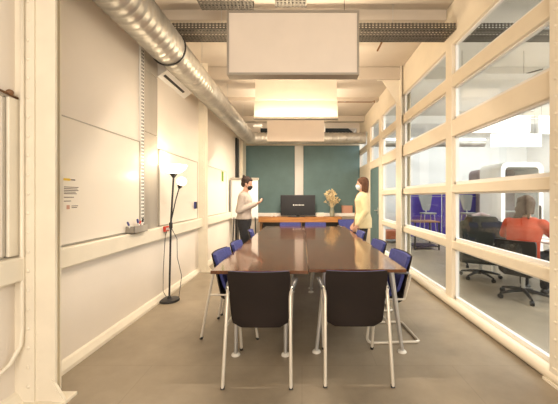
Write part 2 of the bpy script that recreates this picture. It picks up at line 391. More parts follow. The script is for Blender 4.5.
# pen tray with markers
t = empty('pen_tray', (XL+.02, 3.30, .966), 0, 'small steel pen tray on the ledge under the near whiteboard', 'pen tray')
MB().box(0, .09, -.17, .10, 0, .006).box(.085, .09, -.17, .10, 0, .075).box(0, .09, -.17, -.165, 0, .075).box(0, .09, .095, .10, 0, .075).build('tray', M['brushed'], t)
for k, (dy, c, tilt, lab) in enumerate(((-.13, 'blue', .6, 'blue marker pen at the near end of the pen tray'), (-.04, 'red', -.7, 'red marker pen in the middle of the pen tray'), (.02, 'blue', .3, 'upright blue marker pen near the far end of the pen tray'), (.06, 'dark', -.3, 'black marker pen at the far end of the pen tray'))):
    Mx = Matrix.Translation((XL+.06, 3.30+dy, .98)) @ Matrix.Rotation(tilt, 4, 'X')
    p = MB().lathe([(.009, 0), (.009, .09)], M=Mx, n=10).build('marker_pen', M['white'], smooth='auto'); tag(p, lab, 'pen')
    MB().lathe([(.010, .09), (.010, .13), (.007, .135)], M=Mx, n=10).build('pen_cap', M[c], p, smooth='auto')
# red socket box
t = empty('power_socket', (XL+.07, 3.92, .90), 0, 'red power socket box on the ledge beside the floor lamp', 'socket')
MB().box(0, .035, -.06, .06, 0, .07, .008).build('socket_box', M['red'], t)
MB().box(.035, .04, -.045, -.005, .02, .05).build('socket_face', M['white'], t)
MB().box(.035, .06, .01, .045, .015, .05, .004).build('plug', M['white'], t)
# magnetic marker holder on second board
t = empty('board_eraser', (XL+.03, 5.12, 1.15), 0, 'dark blue eraser stuck low on the whiteboard behind the lamp', 'eraser')
MB().box(-.002, .025, -.03, .03, 0, .12, .006).build('eraser_body', M['blue'], t)
MB().box(.025, .032, -.028, .028, .004, .116, .003).build('felt_pad', M['dark'], t)
t = empty('green_note', (XL+.023, 6.96, 1.84), 0, 'small green paper note at the top of the far whiteboard', 'paper note')
MB().box(0, .002, -.10, .06, -.13, .10).build('note_sheet', M['greenpaper'], t)
MB().sphere((.006, -.01, .085), .012, 6).build('magnet', M['yellow'], t)
# copper rod at the very left
tag(MB().tube([(XL+.03, 1.3, 2.06), (XL+.03, 1.93, 1.985)], .008, 8).sphere((XL+.03, 1.88, 2.005), .02, 6).build('hanging_rod', M['wood_dark'], smooth=True), 'thin brown rod on the wall left of the near column', 'rod')
# air conditioner
t = empty('air_conditioner', (XL, 4.28, 2.90), 0, 'white wall air conditioner with black slot under the round duct', 'air conditioner')
MB().prism([(0.001, 0), (.125, .085), (.125, .27), (.001, .30)], 'y', -.42, .45).build('housing', M['frame_white'], t)
MB().prism([(.050, .028), (.078, .047), (.075, .053), (.047, .034)], 'y', -.36, .28).build('air_slot', M['dark'], t)

# ---------------------------------------------------------------- ducts
def spiral(name, cx, cz, r, y0, y1, mtl, parent=None, axis='y', pitch=.10):
    b = MB(); n = 40; st_ = .0125; ns = int((y1-y0)/st_)
    rings = []
    for k in range(ns+1):
        y = y0+(y1-y0)*k/ns; rg = []
        for i in range(n):
            ph = ((y/pitch)+i/n) % 1.0
            rr = r+(.010 if ph < .14 else (.005 if ph < .28 else 0))
            a = 2*PI*i/n
            co = (cx+rr*math.cos(a), y, cz+rr*math.sin(a)) if axis == 'y' else (y, cx+rr*math.cos(a), cz+rr*math.sin(a))
            rg.append(b.bm.verts.new(co))
        rings.append(rg)
    b.skinrings(rings)
    return b.build(name, mtl, parent, smooth=True)
t = empty('ventilation_duct', (0, 0, 0), 0, 'large galvanised spiral duct running high along the left wall to the end wall', 'duct')
spiral('duct_section', -1.535, 3.06, .192, -1.5, 3.42, M['galv'], t)
spiral('duct_section', -1.535, 3.06, .180, 3.42, 8.52, M['galv'], t)
b = MB(); b.tube([(-1.535+.202*math.cos(2*PI*i/40), 3.435, 3.06+.202*math.sin(2*PI*i/40)) for i in range(40)], .010, 8, closed=True); b.build('clamp_ring', M['dark'], t, smooth=True)
b = MB(); b.tube([(-1.535+(.25-.25*math.cos(a)), 8.50+.25*math.sin(a), 3.06) for a in [PI/2*k/8 for k in range(9)]], .182, 32); b.build('duct_elbow', M['galv'], t, smooth='auto')
spiral('duct_section', 8.75, 3.06, .165, -1.30, 1.84, M['galv'], t, axis='x')
for yy in (1.2, 3.0, 4.6, 6.2, 7.8):
    b = MB().tube([(-1.535, yy, 3.24), (-1.535, yy, ZC)], .004, 6); b.build('hanger_rod', M['alu'], t)
t = empty('ventilation_duct', (3.5, 9.4, 3.05), 0, 'galvanised duct hanging in the office beyond the glass', 'duct')
b = MB().tube([(-1.2, 0, 0), (2.2, 0, 0)], .13, 20); b.build('duct_section', M['galv'], t, smooth='auto')
MB().tube([(-.6, 0, .12), (-.6, 0, .7)], .004, 6).build('hanger_rod', M['alu'], t)

# ---------------------------------------------------------------- perforated cable trays
def cable_tray(x0, x1, y0, y1, z0, h, label):
    t = empty('cable_tray', (x0, y0, z0), 0, label, 'cable tray')
    w_ = x1-x0; d_ = y1-y0
    MB().box(0, w_, 0, .003, 0, h).build('side_rail', M['tray'], t)
    MB().box(0, w_, d_-.003, d_, 0, h).build('side_rail', M['tray'], t)
    MB().box(0, w_, 0, d_, -.003, 0).build('tray_base', M['tray_flat'], t)
    b = MB(); 
    for k in range(4):
        yy = d_*(.2+.2*k); b.tube([(0, yy, .012+.004*(k % 2)), (w_*.5, yy+.01, .018), (w_, yy, .012)], .009, 6)
    b.build('cable_run', M['dark'], t)
    for fx in (.2, .8): MB().tube([(w_*fx, d_/2, 0), (w_*fx, d_/2, ZC-z0)], .004, 6).build('threaded_rod', M['alu'], t)
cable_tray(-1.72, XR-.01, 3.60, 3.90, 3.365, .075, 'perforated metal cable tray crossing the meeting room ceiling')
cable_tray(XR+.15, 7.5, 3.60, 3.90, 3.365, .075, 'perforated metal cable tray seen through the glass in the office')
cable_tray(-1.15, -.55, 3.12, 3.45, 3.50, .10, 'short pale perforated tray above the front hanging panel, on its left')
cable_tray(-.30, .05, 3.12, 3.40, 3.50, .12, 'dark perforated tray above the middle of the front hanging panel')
t = empty('ceiling_conduit', (.42, 7.3, 3.66), 0, 'thin dark conduit bent in an L on the ceiling', 'conduit')
MB().tube([(0, 0, 0), (1.28, 0, 0), (1.28, -.25, -.05), (1.28, -.25, -.10)], .012, 8).build('pipe', M['wood_dark'], t, smooth='auto')
MB().box(.6, .64, -.02, .02, 0, .10).build('pipe_clip', M['alu'], t)
t = empty('ceiling_conduit', (1.13, 4.35, 3.60), 0, 'short dark conduit stub hanging behind the cable tray', 'conduit')
MB().tube([(.10, -.15, .14), (0, .15, -.06)], .014, 8).build('pipe', M['wood_dark'], t)
t = empty('spot_lamp', (-1.10, 8.0, 3.25), 0, 'white tube spotlight under the ceiling at the duct bend', 'spotlight')
MB().tube([(-.20, 0, 0), (.0, 0, 0)], .035, 12).build('lamp_body', M['frame_white'], t, smooth='auto')
MB().tube([(0, 0, 0), (.03, 0, 0)], .055, 12).build('lamp_rim', M['frame_white'], t, smooth='auto')
MB().tube([(-.1, 0, .03), (-.1, 0, .5)], .006, 6).build('stem', M['alu'], t)
t = empty('spot_lamp', (.57, 7.9, 3.15), 0, 'small white spotlight to the right of the farthest hanging panel', 'spotlight')
MB().lathe([(.03, -.09), (.045, -.08), (.045, .06), (.02, .09)], n=14).build('lamp_body', M['frame_white'], t, smooth='auto')
MB().tube([(0, 0, .08), (0, 0, .6)], .006, 6).build('stem', M['alu'], t)

# ---------------------------------------------------------------- hanging panels, with added fill strips hidden behind them
def baffle(xc, y, w_, label, glow=None, group='hanging panels over the meeting table', z0=2.615, H=.665, face='panel_face', lamp=0, col=WARM, framed=True):
    t = empty('acoustic_baffle', (xc, y, z0), 0, label, 'hanging panel', group)
    h = w_/2
    if framed:
        f = MB()
        f.box(-h, h, 0, .13, 0, .022).box(-h, h, 0, .13, H-.022, H).box(-h, -h+.022, 0, .13, .022, H-.022).box(h-.022, h, 0, .13, .022, H-.022)
        f.build('panel_frame', M['panel_frame'], t)
        MB().box(-h+.022, h-.022, .008, .03, .022, H-.022).build('fabric_face', M[face], t)
        MB().box(-h+.022, h-.022, .11, .122, .022, H-.022).build('fabric_back', M[face], t)
    elif glow:
        # upper sheet stands upright, lower sheet curls forward and glows
        # an upright sheet whose lower half curls forward; a strip lamp on its lower lip washes it from below
        MB().box(-h+.012, h-.012, .04, .06, H*.5, H).build('fabric_face', M[face], t)
        pr = [(.05-.035*math.sin(k/8*PI/2)-(.03 if k == 8 else 0), H*.5*(1-k/8)) for k in range(9)]
        MB().prism(pr+[(p[0]+.018, p[1]) for p in reversed(pr)], 'x', -h, h).build('curved_reflector', M['panel_face'], t)
        MB().box(-h, h, -.09, .0, -.012, -.002).build('lamp_lip', M['panel_frame'], t)
        area('strip_light', (0, -.06, .003), (PI+.5, 0, 0), w_*.97, .03, glow, (1, .82, .56), t)
    else:
        MB().box(-h, h, 0, .05, 0, H, .004).build('fabric_face', M[face], t)
    for s_ in (-.8, .8):
        MB().tube([(s_*h*.98, .05, H), (s_*h*.98, .05, ZC-z0)], .003, 6).build('suspension_wire', M['dark'], t)
    if lamp:  # unseen strip and its area lights, added behind the panel to brighten the room
        s1 = MB().box(-h*.9, h*.9, .20, .25, .13, .17).box(-h*.5, -h*.5+.02, .06, .2, .14, .16).box(h*.5, h*.5+.02, .06, .2, .14, .16).build('strip_lamp', M['panel_frame'], t)
        area('strip_light', (0, .225, .125), (0, 0, 0), w_*.85, .05, lamp, col, t)
        area('strip_light', (0, .225, .18), (PI, 0, 0), w_*.85, .05, lamp*.55, col, t)
    return t
baffle(-.093, 3.10, 1.37, 'nearest and largest hanging beige panel in a grey frame', lamp=34)
baffle(-.10, 4.90, 1.37, 'glowing hanging panel behind the large framed one', glow=17, framed=False, lamp=38)
baffle(-.142, 6.80, 1.29, 'farthest and smallest hanging beige panel over the table', framed=False, lamp=75)
G = 'white hanging panels in the office'
baffle(3.15, 4.90, 1.30, 'white hanging panel nearest behind the glass', face='wallwhite', group=G, framed=False, z0=2.75, H=.62)
baffle(4.52, 6.80, 1.32, 'cream hanging panel behind the glass above the lit office lamp', face='panel_face', group=G, framed=False, z0=2.80, H=.40)
baffle(6.22, 8.70, 1.45, 'brightly lit hanging panel lamp in the office', face='glow_office', group=G, framed=False, z0=2.82, H=.36)
baffle(5.9, 6.9, .9, 'white hanging panel beside the right column in the office', face='wallwhite', group=G, framed=False, z0=2.8, H=.42)
st(MB().box(6.35, 6.6, 8.9, 9.1, 2.9, ZC), 'trim_21', M['wallwhite'], 'white boxed service duct hanging in the office')
tag(MB().tube([(3.9, 4.85, 3.42), (3.35, 5.5, 3.4), (3.1, 5.5, 3.25)], .01, 6).build('cable', M['dark']), 'black cable slung under the office ceiling', 'cable')
tag(MB().tube([(2.45, 4.8, 3.765), (2.45, 4.8, 3.38)], .009, 6).build('hanging_rod', M['dark']), 'short dark rod hanging from the office ceiling', 'rod')

# ---------------------------------------------------------------- meeting tables
def table(x0, x1, y0, y1, legs, splay, label):
    t = empty('meeting_table', ((x0+x1)/2, (y0+y1)/2, 0), 0, label, 'table', 'brown meeting tables pushed together')
    hx, hy = (x1-x0)/2, (y1-y0)/2
    MB().box(-hx, hx, -hy, hy, .712, .74, .003).build('table_top', M['table'], t)
    f = MB()
    f.box(-hx+.12, hx-.12, -hy+.10, -hy+.14, .692, .711).box(-hx+.12, hx-.12, hy-.14, hy-.10, .692, .711)
    f.box(-hx+.12, -hx+.16, -hy+.14, hy-.14, .692, .711).box(hx-.16, hx-.12, -hy+.14, hy-.14, .692, .711)
    f.build('under_frame', M['black_plastic'], t)
    MB().box(-hx+.22, hx-.22, -hy+.5, hy-.5, .60, .668).build('cable_basket', M['black_plastic'], t)
    for sy in (-1, 1):
        for sx, lx in zip((-1, 1), legs):
            yy = sy*(hy-.10)
            top = lx-sx*splay
            lg = MB().tube([(top, yy-sy*.03, .69), (lx, yy+(sy*.02), .018)], [.030, .019], 14, flat=.8).build('leg', M['alu'], t, smooth='auto')
            MB().lathe([(.036, 0), (.038, .006), (.034, .014), (.016, .022)], (lx, yy+sy*.02, 0), 18).build('foot_disc', M['foot'], lg, smooth='auto')
    return t
TL = table(-.758, .052, 2.48, 4.34, (-.212, .213), 0, 'front left meeting table with vertical legs')
TR = table(.057, .883, 2.53, 4.33, (-.344, .40), .08, 'front right meeting table with splayed legs')
TL2 = table(-.758, .052, 4.345, 6.25, (-.212, .213), 0, 'back left meeting table in front of the television')
TR2 = table(.057, .883, 4.335, 6.22, (-.344, .40), .08, 'back right meeting table beside the woman in the yellow coat')
MB().box(-.36, -.16, .78, .84, .7402, .745, .002).build('cable_flap', M['black_plastic'], TL2)

# ---------------------------------------------------------------- meeting chairs
def shell_mb(th, w0, w1, zlo, zhi, y_lo, y_hi, N=12, K=12, inset=0):
    """curved back shell, tapered to the bottom with rounded corners"""
    b = MB(); F_ = []; B_ = []
    for k in range(K+1):
        a = k/K; z = zlo+(zhi-zlo)*a; 
        wdt = w1+(w0-w1)*min(1, a*1.15)
        if a < .16: wdt *= 1-.30*(1-math.sqrt(max(0, 1-((.16-a)/.16)**2)))
        if a > .94: wdt *= 1-.03*((a-.94)/.06)
        y = y_lo+(y_hi-y_lo)*(a**1.15)
        f = []; g_ = []
        for i in range(N+1):
            u = -1+2*i/N; x = u*wdt/2
            yy = y+.035*u*u
            zz = z-(.012*u*u*(1 if a < .5 else 0))
            f.append(b.bm.verts.new((x, yy+th/2, zz))); g_.append(b.bm.verts.new((x, yy-th/2, zz)))
        F_.append(f); B_.append(g_)
    for k in range(K):
        for i in range(N):
            b.bm.faces.new((F_[k][i], F_[k][i+1], F_[k+1][i+1], F_[k+1][i])); b.bm.faces.new((B_[k][i], B_[k+1][i], B_[k+1][i+1], B_[k][i+1]))
    for k in range(K):
        b.bm.faces.new((F_[k][0], F_[k+1][0], B_[k+1][0], B_[k][0])); b.bm.faces.new((F_[k][N], B_[k][N], B_[k+1][N], F_[k+1][N]))
    for i in range(N):
        b.bm.faces.new((F_[0][i], B_[0][i], B_[0][i+1], F_[0][i+1])); b.bm.faces.new((F_[K][i], F_[K][i+1], B_[K][i+1], B_[K][i]))
    return b
def arc(p0, p1, p2, n=5):
    p0, p1, p2 = Vector(p0), Vector(p1), Vector(p2)
    return [(1-t)**2*p0+2*t*(1-t)*p1+t*t*p2 for t in [k/n for k in range(n+1)]]
def chair_core(t):
    shell_mb(.012, .465, .43, .365, .805, -.11, -.205).build('backrest_shell', M['shell'], t, smooth='auto')
    shell_mb(.030, .45, .34, .45, .80, -.088, -.183).build('back_cushion', M['blue'], t, smooth='auto')
    b = MB(); b.box(-.192, .192, -.045, .25, .425, .465, .015); b.build('seat_cushion', M['blue'], t, smooth='auto')
    b = MB(); b.box(-.20, .20, -.055, .255, .405, .424, .006); b.build('seat_shell', M['shell'], t)
    for s_ in (-1, 1):
        MB().tube([(s_*.245, -.13, .655), (s_*.262, .0, .672), (s_*.272, .13, .668)], [.013, .016, .013], 8).build('armrest', M['tube_dark'], t, smooth=True)
def chair_legs(label=None, cat='chair', group=None):
    t = empty('meeting_chair', (0, 0, 0), 0, label, cat, group); chair_core(t)
    for s_ in (-1, 1):
        p = [Vector((s_*.240, -.27, .01))]+arc((s_*.232, -.16, .60), (s_*.232, -.145, .655), (s_*.245, -.10, .663))
        lg = MB().tube(p, .0125, 10).build('rear_leg', M['tube'], t, smooth='auto')
        MB().tube([(s_*.2405, -.272, 0), (s_*.2395, -.262, .022)], .0145, 10).build('foot_cap', M['dark'], lg)
        p = arc((s_*.270, .12, .665), (s_*.250, .19, .665), (s_*.235, .19, .60))+[Vector((s_*.215, .268, .01))]
        lg = MB().tube(p, .0125, 10).build('front_leg', M['tube'], t, smooth='auto')
        MB().tube([(s_*.2148, .27, 0), (s_*.2155, .262, .022)], .0145, 10).build('foot_cap', M['dark'], lg)
        MB().tube([(s_*.228, -.19, .42), (s_*.22, .235, .415)], .010, 8).build('side_rail', M['tube'], t)
    return t
def chair_sled(label=None, cat='chair', group=None):
    t = empty('meeting_chair', (0, 0, 0), 0, label, cat, group); chair_core(t)
    for s_ in (-1, 1):
        p = [Vector((0, -.245, .014)), Vector((s_*.18, -.245, .014))]+arc((s_*.19, -.245, .014), (s_*.222, -.245, .014), (s_*.222, -.20, .014), 4)+[Vector((s_*.222, .16, .014))]+arc((s_*.222, .18, .014), (s_*.222, .25, .014), (s_*.222, .245, .07), 4)
        p += [Vector((s_*.232, .21, .42))]+arc((s_*.24, .19, .60), (s_*.255, .18, .665), (s_*.268, .12, .665), 4)
        MB().tube(p, .0125, 10).build('sled_tube', M['tube'], t, smooth='auto')
        MB().tube(arc((s_*.245, -.12, .655), (s_*.235, -.16, .655), (s_*.23, -.15, .60), 4)+[Vector((s_*.225, -.10, .41))], .011, 8).build('arm_support', M['tube'], t, smooth='auto')
        MB().tube([(s_*.226, -.10, .41), (s_*.228, .215, .41)], .010, 8).build('side_rail', M['tube'], t)
    return t
CG = 'blue and black meeting chairs around the tables'
c4 = chair_legs(); cs = chair_sled()
used = {'c4': False, 'cs': False}
def put_chair(kind, x, y, rz, label):
    src = c4 if kind == 'c4' else cs
    o = src if not used[kind] else copy_tree(src)
    used[kind] = True
    o.location = (x, y, 0); o.rotation_euler = (0, 0, rz); tag(o, label, 'chair', CG)
put_chair('c4', -.318, 2.375, 0, 'front left meeting chair, black shell back towards the camera')
put_chair('c4', .405, 2.395, 0, 'front right meeting chair, black shell back towards the camera')
put_chair('c4', -.675, 3.075, -PI/2-.06, 'nearest blue chair on the left long side of the table')
put_chair('c4', -.65, 3.665, -PI/2, 'second blue chair on the left side, behind the nearest one')
put_chair('c4', -.69, 4.98, -PI/2+.12, 'blue chair on the left side in front of the standing man')
put_chair('cs', .83, 2.98, PI/2+.05, 'nearest blue chair on the right side, on a sled base')
put_chair('cs', .81, 3.74, PI/2+.05, 'second blue chair on the right side of the table')
put_chair('cs', .79, 4.78, PI/2, 'blue chair on the right side in front of the woman')
put_chair('cs', .88, 5.95, PI/2-.15, 'blue chair at the far right corner of the table')
put_chair('c4', -.25, 6.30, PI, 'blue chair at the far table end, left of the seam')
put_chair('c4', .29, 6.32, PI, 'blue chair at the far table end, right of the seam')
put_chair('c4', 1.13, 7.15, PI+.25, 'blue chair standing apart beyond the woman near the green door')

# ---------------------------------------------------------------- floor lamp
t = empty('floor_lamp', (-1.725, 3.90, 0), 0, 'black floor lamp with lit bowl shade and small side lamp by the left wall', 'lamp')
MB().lathe([(.125, 0), (.128, .012), (.12, .028), (.03, .036), (.02, .06), (.012, .065)], n=32).build('base', M['dark'], t, smooth='auto')
tp = Vector((.055, 0, 1.60))
MB().tube([(0, 0, .05), (.02, 0, 1.0), tp], .012, 10).build('pole', M['dark'], t, smooth='auto')
MB().lathe([(.017, -.04), (.022, -.03), (.022, .03), (.017, .04)], (.02, 0, .98), 12).build('switch_knob', M['dark'], t, smooth='auto')
MB().lathe([(.015, 0), (.055, .055), (.058, .06)], tp, 20).build('shade_cup', M['dark'], t, smooth='auto')
sh = MB().lathe([(.045, .05), (.10, .075), (.150, .12), (.170, .165), (.164, .166), (.142, .125), (.095, .085), (.04, .062)], tp, 36).build('lamp_shade', M['lamp_glass'], t, smooth=True)
MB().sphere(tp+Vector((0, 0, .10)), .03, 8).build('bulb', M['lamp_glass'], t, smooth=True)
MB().tube([(.02, 0, 1.02), (.09, -.01, 1.32), (.135, -.02, 1.46)], .008, 8).build('side_arm', M['dark'], t, smooth='auto')
Ms = Matrix.Translation((.135, -.02, 1.46)) @ Matrix.Rotation(.35, 4, 'Y')
MB().lathe([(.012, 0), (.032, .03), (.034, .045)], M=Ms, n=16).build('side_cup', M['dark'], t, smooth='auto')
MB().lathe([(.03, .04), (.058, .07), (.063, .10), (.052, .135), (.02, .152)], M=Ms, n=20).build('side_shade', M['bulb_glass'], t, smooth=True)
l = bpy.data.lights.new('bulb_light', 'POINT'); l.energy = 5; l.color = (1, .78, .5); l.shadow_soft_size = .08
o = bpy.data.objects.new('bulb_light', l); C.objects.link(o); o.parent = t; o.location = tp+Vector((0, 0, .24))
l = bpy.data.lights.new('side_bulb_light', 'POINT'); l.energy = 3; l.color = (1, .78, .5); l.shadow_soft_size = .05
o = bpy.data.objects.new('side_bulb_light', l); C.objects.link(o); o.parent = t; o.location = (.22, -.04, 1.62)
MB().tube([(.02, 0, .96), (.08, .05, .80), (.07, .08, .55), (.12, .10, .30), (.10, .06, .03), (.0, .14, .012)], .004, 6).build('power_cord', M['dark'], t, smooth='auto')
MB().tube([(-.02, .14, .012), (-.06, .06, .02), (-.085, .01, .12), (-.08, .0, .35), (-.075, .02, .62), (-.065, .03, .85), (-.045, .04, .92)], .004, 6).build('plug_cord', M['dark'], t, smooth='auto')

# ---------------------------------------------------------------- end of the room: flipchart, desk, tv, vase
t = empty('flip_chart', (-1.46, 7.62, 0), 0, 'white flip chart on an easel behind the standing man', 'flip chart')
MB().box(-.34, .34, 0, .02, .80, 1.80, .004).build('board', M['white'], t)
MB().box(-.36, .36, -.03, .03, 1.78, 1.84, .004).build('paper_clamp', M['wood_dark'] if False else M['panel_frame'], t)
MB().box(-.32, .33, -.012, -.001, .84, 1.79).build('paper_pad', M['white'], t)
for s_ in (-1, 1):
    MB().tube([(s_*.25, .03, 1.3), (s_*.30, -.02, .01)], .016, 8).build('leg', M['dark'], t)
MB().tube([(0, .03, 1.4), (0, .50, .01)], .014, 8).build('leg', M['dark'], t)
MB().box(-.37, -.345, -.02, .10, .82, 1.78).build('side_wing', M['grey'], t)

t = empty('desk', (-.06, 9.1, 0), 0, 'long honey oak desk along the end wall under the television', 'desk')
MB().box(-1.26, 1.27, -.02, .36, .715, .745, .003).build('desk_top', M['wood_desk'], t)
MB().box(-1.26, 1.27, -.02, .0, .585, .714).build('front_apron', M['wood_desk'], t)
for sx in (-1.22, 0, 1.2):
    MB().box(sx, sx+.05, .02, .34, 0, .714).build('leg_panel', M['wood_dark'], t)
MB().box(-1.16, 1.19, .28, .30, .12, .714).build('back_panel', M['black_plastic'], t)

t = empty('television', (-.125, 9.14, .746), 0, 'black flat television standing on the oak desk', 'television')
MB().box(-.53, .53, 0, .05, .045, .665, .008).build('tv_body', M['black_plastic'], t)
MB().box(-.515, .515, -.003, -.0003, .062, .65).build('tv_screen', M['screen'], t)
b = MB().lathe([(.022, 0), (.022, .001)], n=16, M=Matrix.Translation((-.13, -.0035, .36)) @ Matrix.Rotation(PI/2, 4, 'X'))
for k in range(7): b.box(-.09+k*.042, -.065+k*.042, -.0045, -.0035, .345, .375)
b.build('screen_logo', M['white'], t)
MB().box(-.30, .22, -.08, .14, 0, .012, .003).build('tv_foot', M['black_plastic'], t)
MB().box(-.05, .05, .02, .04, .012, .07).build('tv_neck', M['black_plastic'], t)

for k, (x, lab) in enumerate(((-.92, 'white cup on the left end of the oak desk'), (-.80, 'white cup between the first cup and the television'))):
    t = empty('cup', (x, 9.16, .746), 0, lab, 'cup', 'white cups on the desk')
    MB().lathe([(.025, 0), (.036, .01), (.042, .09), (.038, .09), (.032, .012)], n=18).build('cup_body', M['white'], t, smooth='auto')
    MB().tube([(.04, 0, .07), (.065, 0, .06), (.065, 0, .035), (.038, 0, .025)], .006, 6).build('cup_handle', M['white'], t, smooth='auto')
t = empty('storage_box', (.56, 9.2, .746), 0, 'small cream box on the desk between television and vase', 'box')
MB().box(-.11, .10, -.05, .08, 0, .10, .008).build('box_body', M['panel_face'], t)
MB().box(-.118, .108, -.058, .088, .10, .125, .006).build('box_lid', M['white'], t)
t = empty('storage_box', (1.43, YB-.12, .841), 0, 'salmon coloured box on the white ledge beside the woman', 'box')
MB().box(-.16, .17, -.09, .08, 0, .19, .01).build('box_body', M['salmon'], t)
MB().box(-.165, .175, -.095, .085, .19, .235, .01).build('box_lid', M['salmon'], t)
t = empty('flower_vase', (.92, 9.18, .746), 0, 'grey green vase on the right end of the desk', 'vase')
MB().lathe([(.05, 0), (.072, .02), (.078, .12), (.055, .22), (.058, .28), (.050, .28), (.045, .22), (.06, .12), (.05, .02)], n=24).build('vase_body', M['vase'], t, smooth='auto')
MB().lathe([(.058, .275), (.062, .285), (.052, .29)], n=24).build('vase_rim', M['vase'], t, smooth='auto')
t = empty('dried_flower_bouquet', (.92, 9.18, .80), 0, 'bunch of dried straw yellow flowers in the vase', 'flowers')
b = MB(); tips = []
for k in range(38):
    a = random.uniform(0, 2*PI); r = random.uniform(.03, .27); hh = random.uniform(.36, .80-.5*r)
    tip = Vector((r*math.cos(a), r*math.sin(a)*.7, hh)); tips.append(tip)
    b.tube([(0, 0, .05), (tip.x*.25, tip.y*.25, .26), tip], [.004, .003, .002], 5)
b.build('stem_bundle', M['straw'], t)
heads = []
for v in range(3):
    b = MB()
    for q in range(9):
        d_ = Vector((random.gauss(0, 1), random.gauss(0, 1), random.gauss(.6, 1))).normalized()
        b.tube([(0, 0, 0), d_*.03, d_*.058], [.006, .014, .003], 6)
    b.sphere((0, 0, 0), .016, 6)
    heads.append(b.build('flower_head', M['straw'], t, smooth='auto'))
for k, tip in enumerate(tips):
    o = heads[k] if k < 3 else heads[k % 3].copy()
    if k >= 3: C.objects.link(o); o.parent = t
    o.location = tip; o.rotation_euler = (random.uniform(-1, 1), random.uniform(-1, 1), random.uniform(0, 6)); s_ = random.uniform(.9, 1.4); o.scale = (s_, s_, s_)

# ---------------------------------------------------------------- people
def lerp(a, b, t): return Vector(a)*(1-t)+Vector(b)*t
def torso_loft(b, secs, n=20):
    """secs: (centre, right, forward, half width, half depth)"""
    rings = []
    for c, r, f, a, d_ in secs:
        c = Vector(c); r = Vector(r).normalized(); f = Vector(f).normalized()
        rings.append([b.bm.verts.new(c+r*(a*math.copysign(abs(math.cos(th))**.85, math.cos(th)))+f*(d_*math.copysign(abs(math.sin(th))**.85, math.sin(th)))) for th in [2*PI*i/n for i in range(n)]])
    b.skinrings(rings)
def hand(b, wrist, direction, palm_n, side, curl=.5, sc=1.0):
    w_ = Vector(wrist); d_ = Vector(direction).normalized(); nrm = Vector(palm_n); nrm = (nrm-d_*nrm.dot(d_)).normalized(); lat = d_.cross(nrm)*side
    # palm
    for k in range(4):
        off = lat*(-.027+.018*k)*sc
        b.cap(w_+off*.55, w_+d_*.085*sc+off, .014*sc, .0115*sc, 8)
    for k, L in enumerate((.066, .076, .070, .054)):
        off = lat*(-.029+.0195*k)*sc
        p = w_+d_*.088*sc+off; dd = d_.copy(); ax = d_.cross(nrm)
        for j, fr in enumerate((.45, .32, .23)):
            dd = (Quaternion(ax, curl*(.55+.3*j)) @ dd)
            q = p+dd*(L*fr*1.25*sc); b.cap(p, q, (.0092-.001*j)*sc, (.0085-.001*j)*sc, 8); p = q
    p = w_+d_*.02*sc-lat*.026*sc; dd = (d_*.7-lat*.75+nrm*.35).normalized()
    for j, L in enumerate((.04, .032, .026)):
        q = p+dd*(L*sc); b.cap(p, q, (.0125-.0015*j)*sc, (.011-.0015*j)*sc, 8); p = q; dd = (dd+nrm*.2*curl+d_*.35).normalized()
def head(b, c, R, sc=1.0):
    """c centre of head; R 3x3 basis matrix columns right, forward, up"""
    def W(x, y, z): return Vector(c)+R @ Vector((x*sc, y*sc, z*sc))
    m4 = R.to_4x4()
    b.sphere(W(0, -.012, .035), .088*sc, 12, (.86, 1.08, .95), m4)
    b.sphere(W(0, .018, -.03), .068*sc, 10, (.92, .98, 1.15), m4)
    b.sphere(W(0, .048, -.088), .030*sc, 8, (1.1, .9, .8), m4)      # chin
    b.tube([W(0, .080, .022), W(0, .104, -.016), W(0, .088, -.026)], [.008*sc, .014*sc, .011*sc], 8)   # nose
    b.sphere(W(0, .080, -.018), .014*sc, 6, (1.3, .7, .7), m4)
    b.sphere(W(0, .076, -.052), .017*sc, 6, (1.4, .6, .7), m4)
    for s_ in (-1, 1): b.sphere(W(s_*.078, -.008, -.008), .026*sc, 7, (.35, .7, 1.1), m4)
    return W, m4
def face_details(root, c, R, sc, mouth=True):
    def W(x, y, z): return Vector(c)+R @ Vector((x*sc, y*sc, z*sc))
    for s_ in (-1, 1): MB().sphere(W(s_*.03, .073, .014), .010*sc, 7, (1.2, .7, .7), R.to_4x4()).build('eye', M['eye'], root, smooth=True)
    if mouth: MB().sphere(W(0, .088, -.054), .014*sc, 6, (1.5, .4, .4), R.to_4x4()).build('mouth', M['lip'], root, smooth=True)
def basis(fwd, up=(0, 0, 1)):
    f = Vector(fwd).normalized(); r = f.cross(Vector(up)).normalized(); u = r.cross(f)
    return Matrix((r, f, u)).transposed()

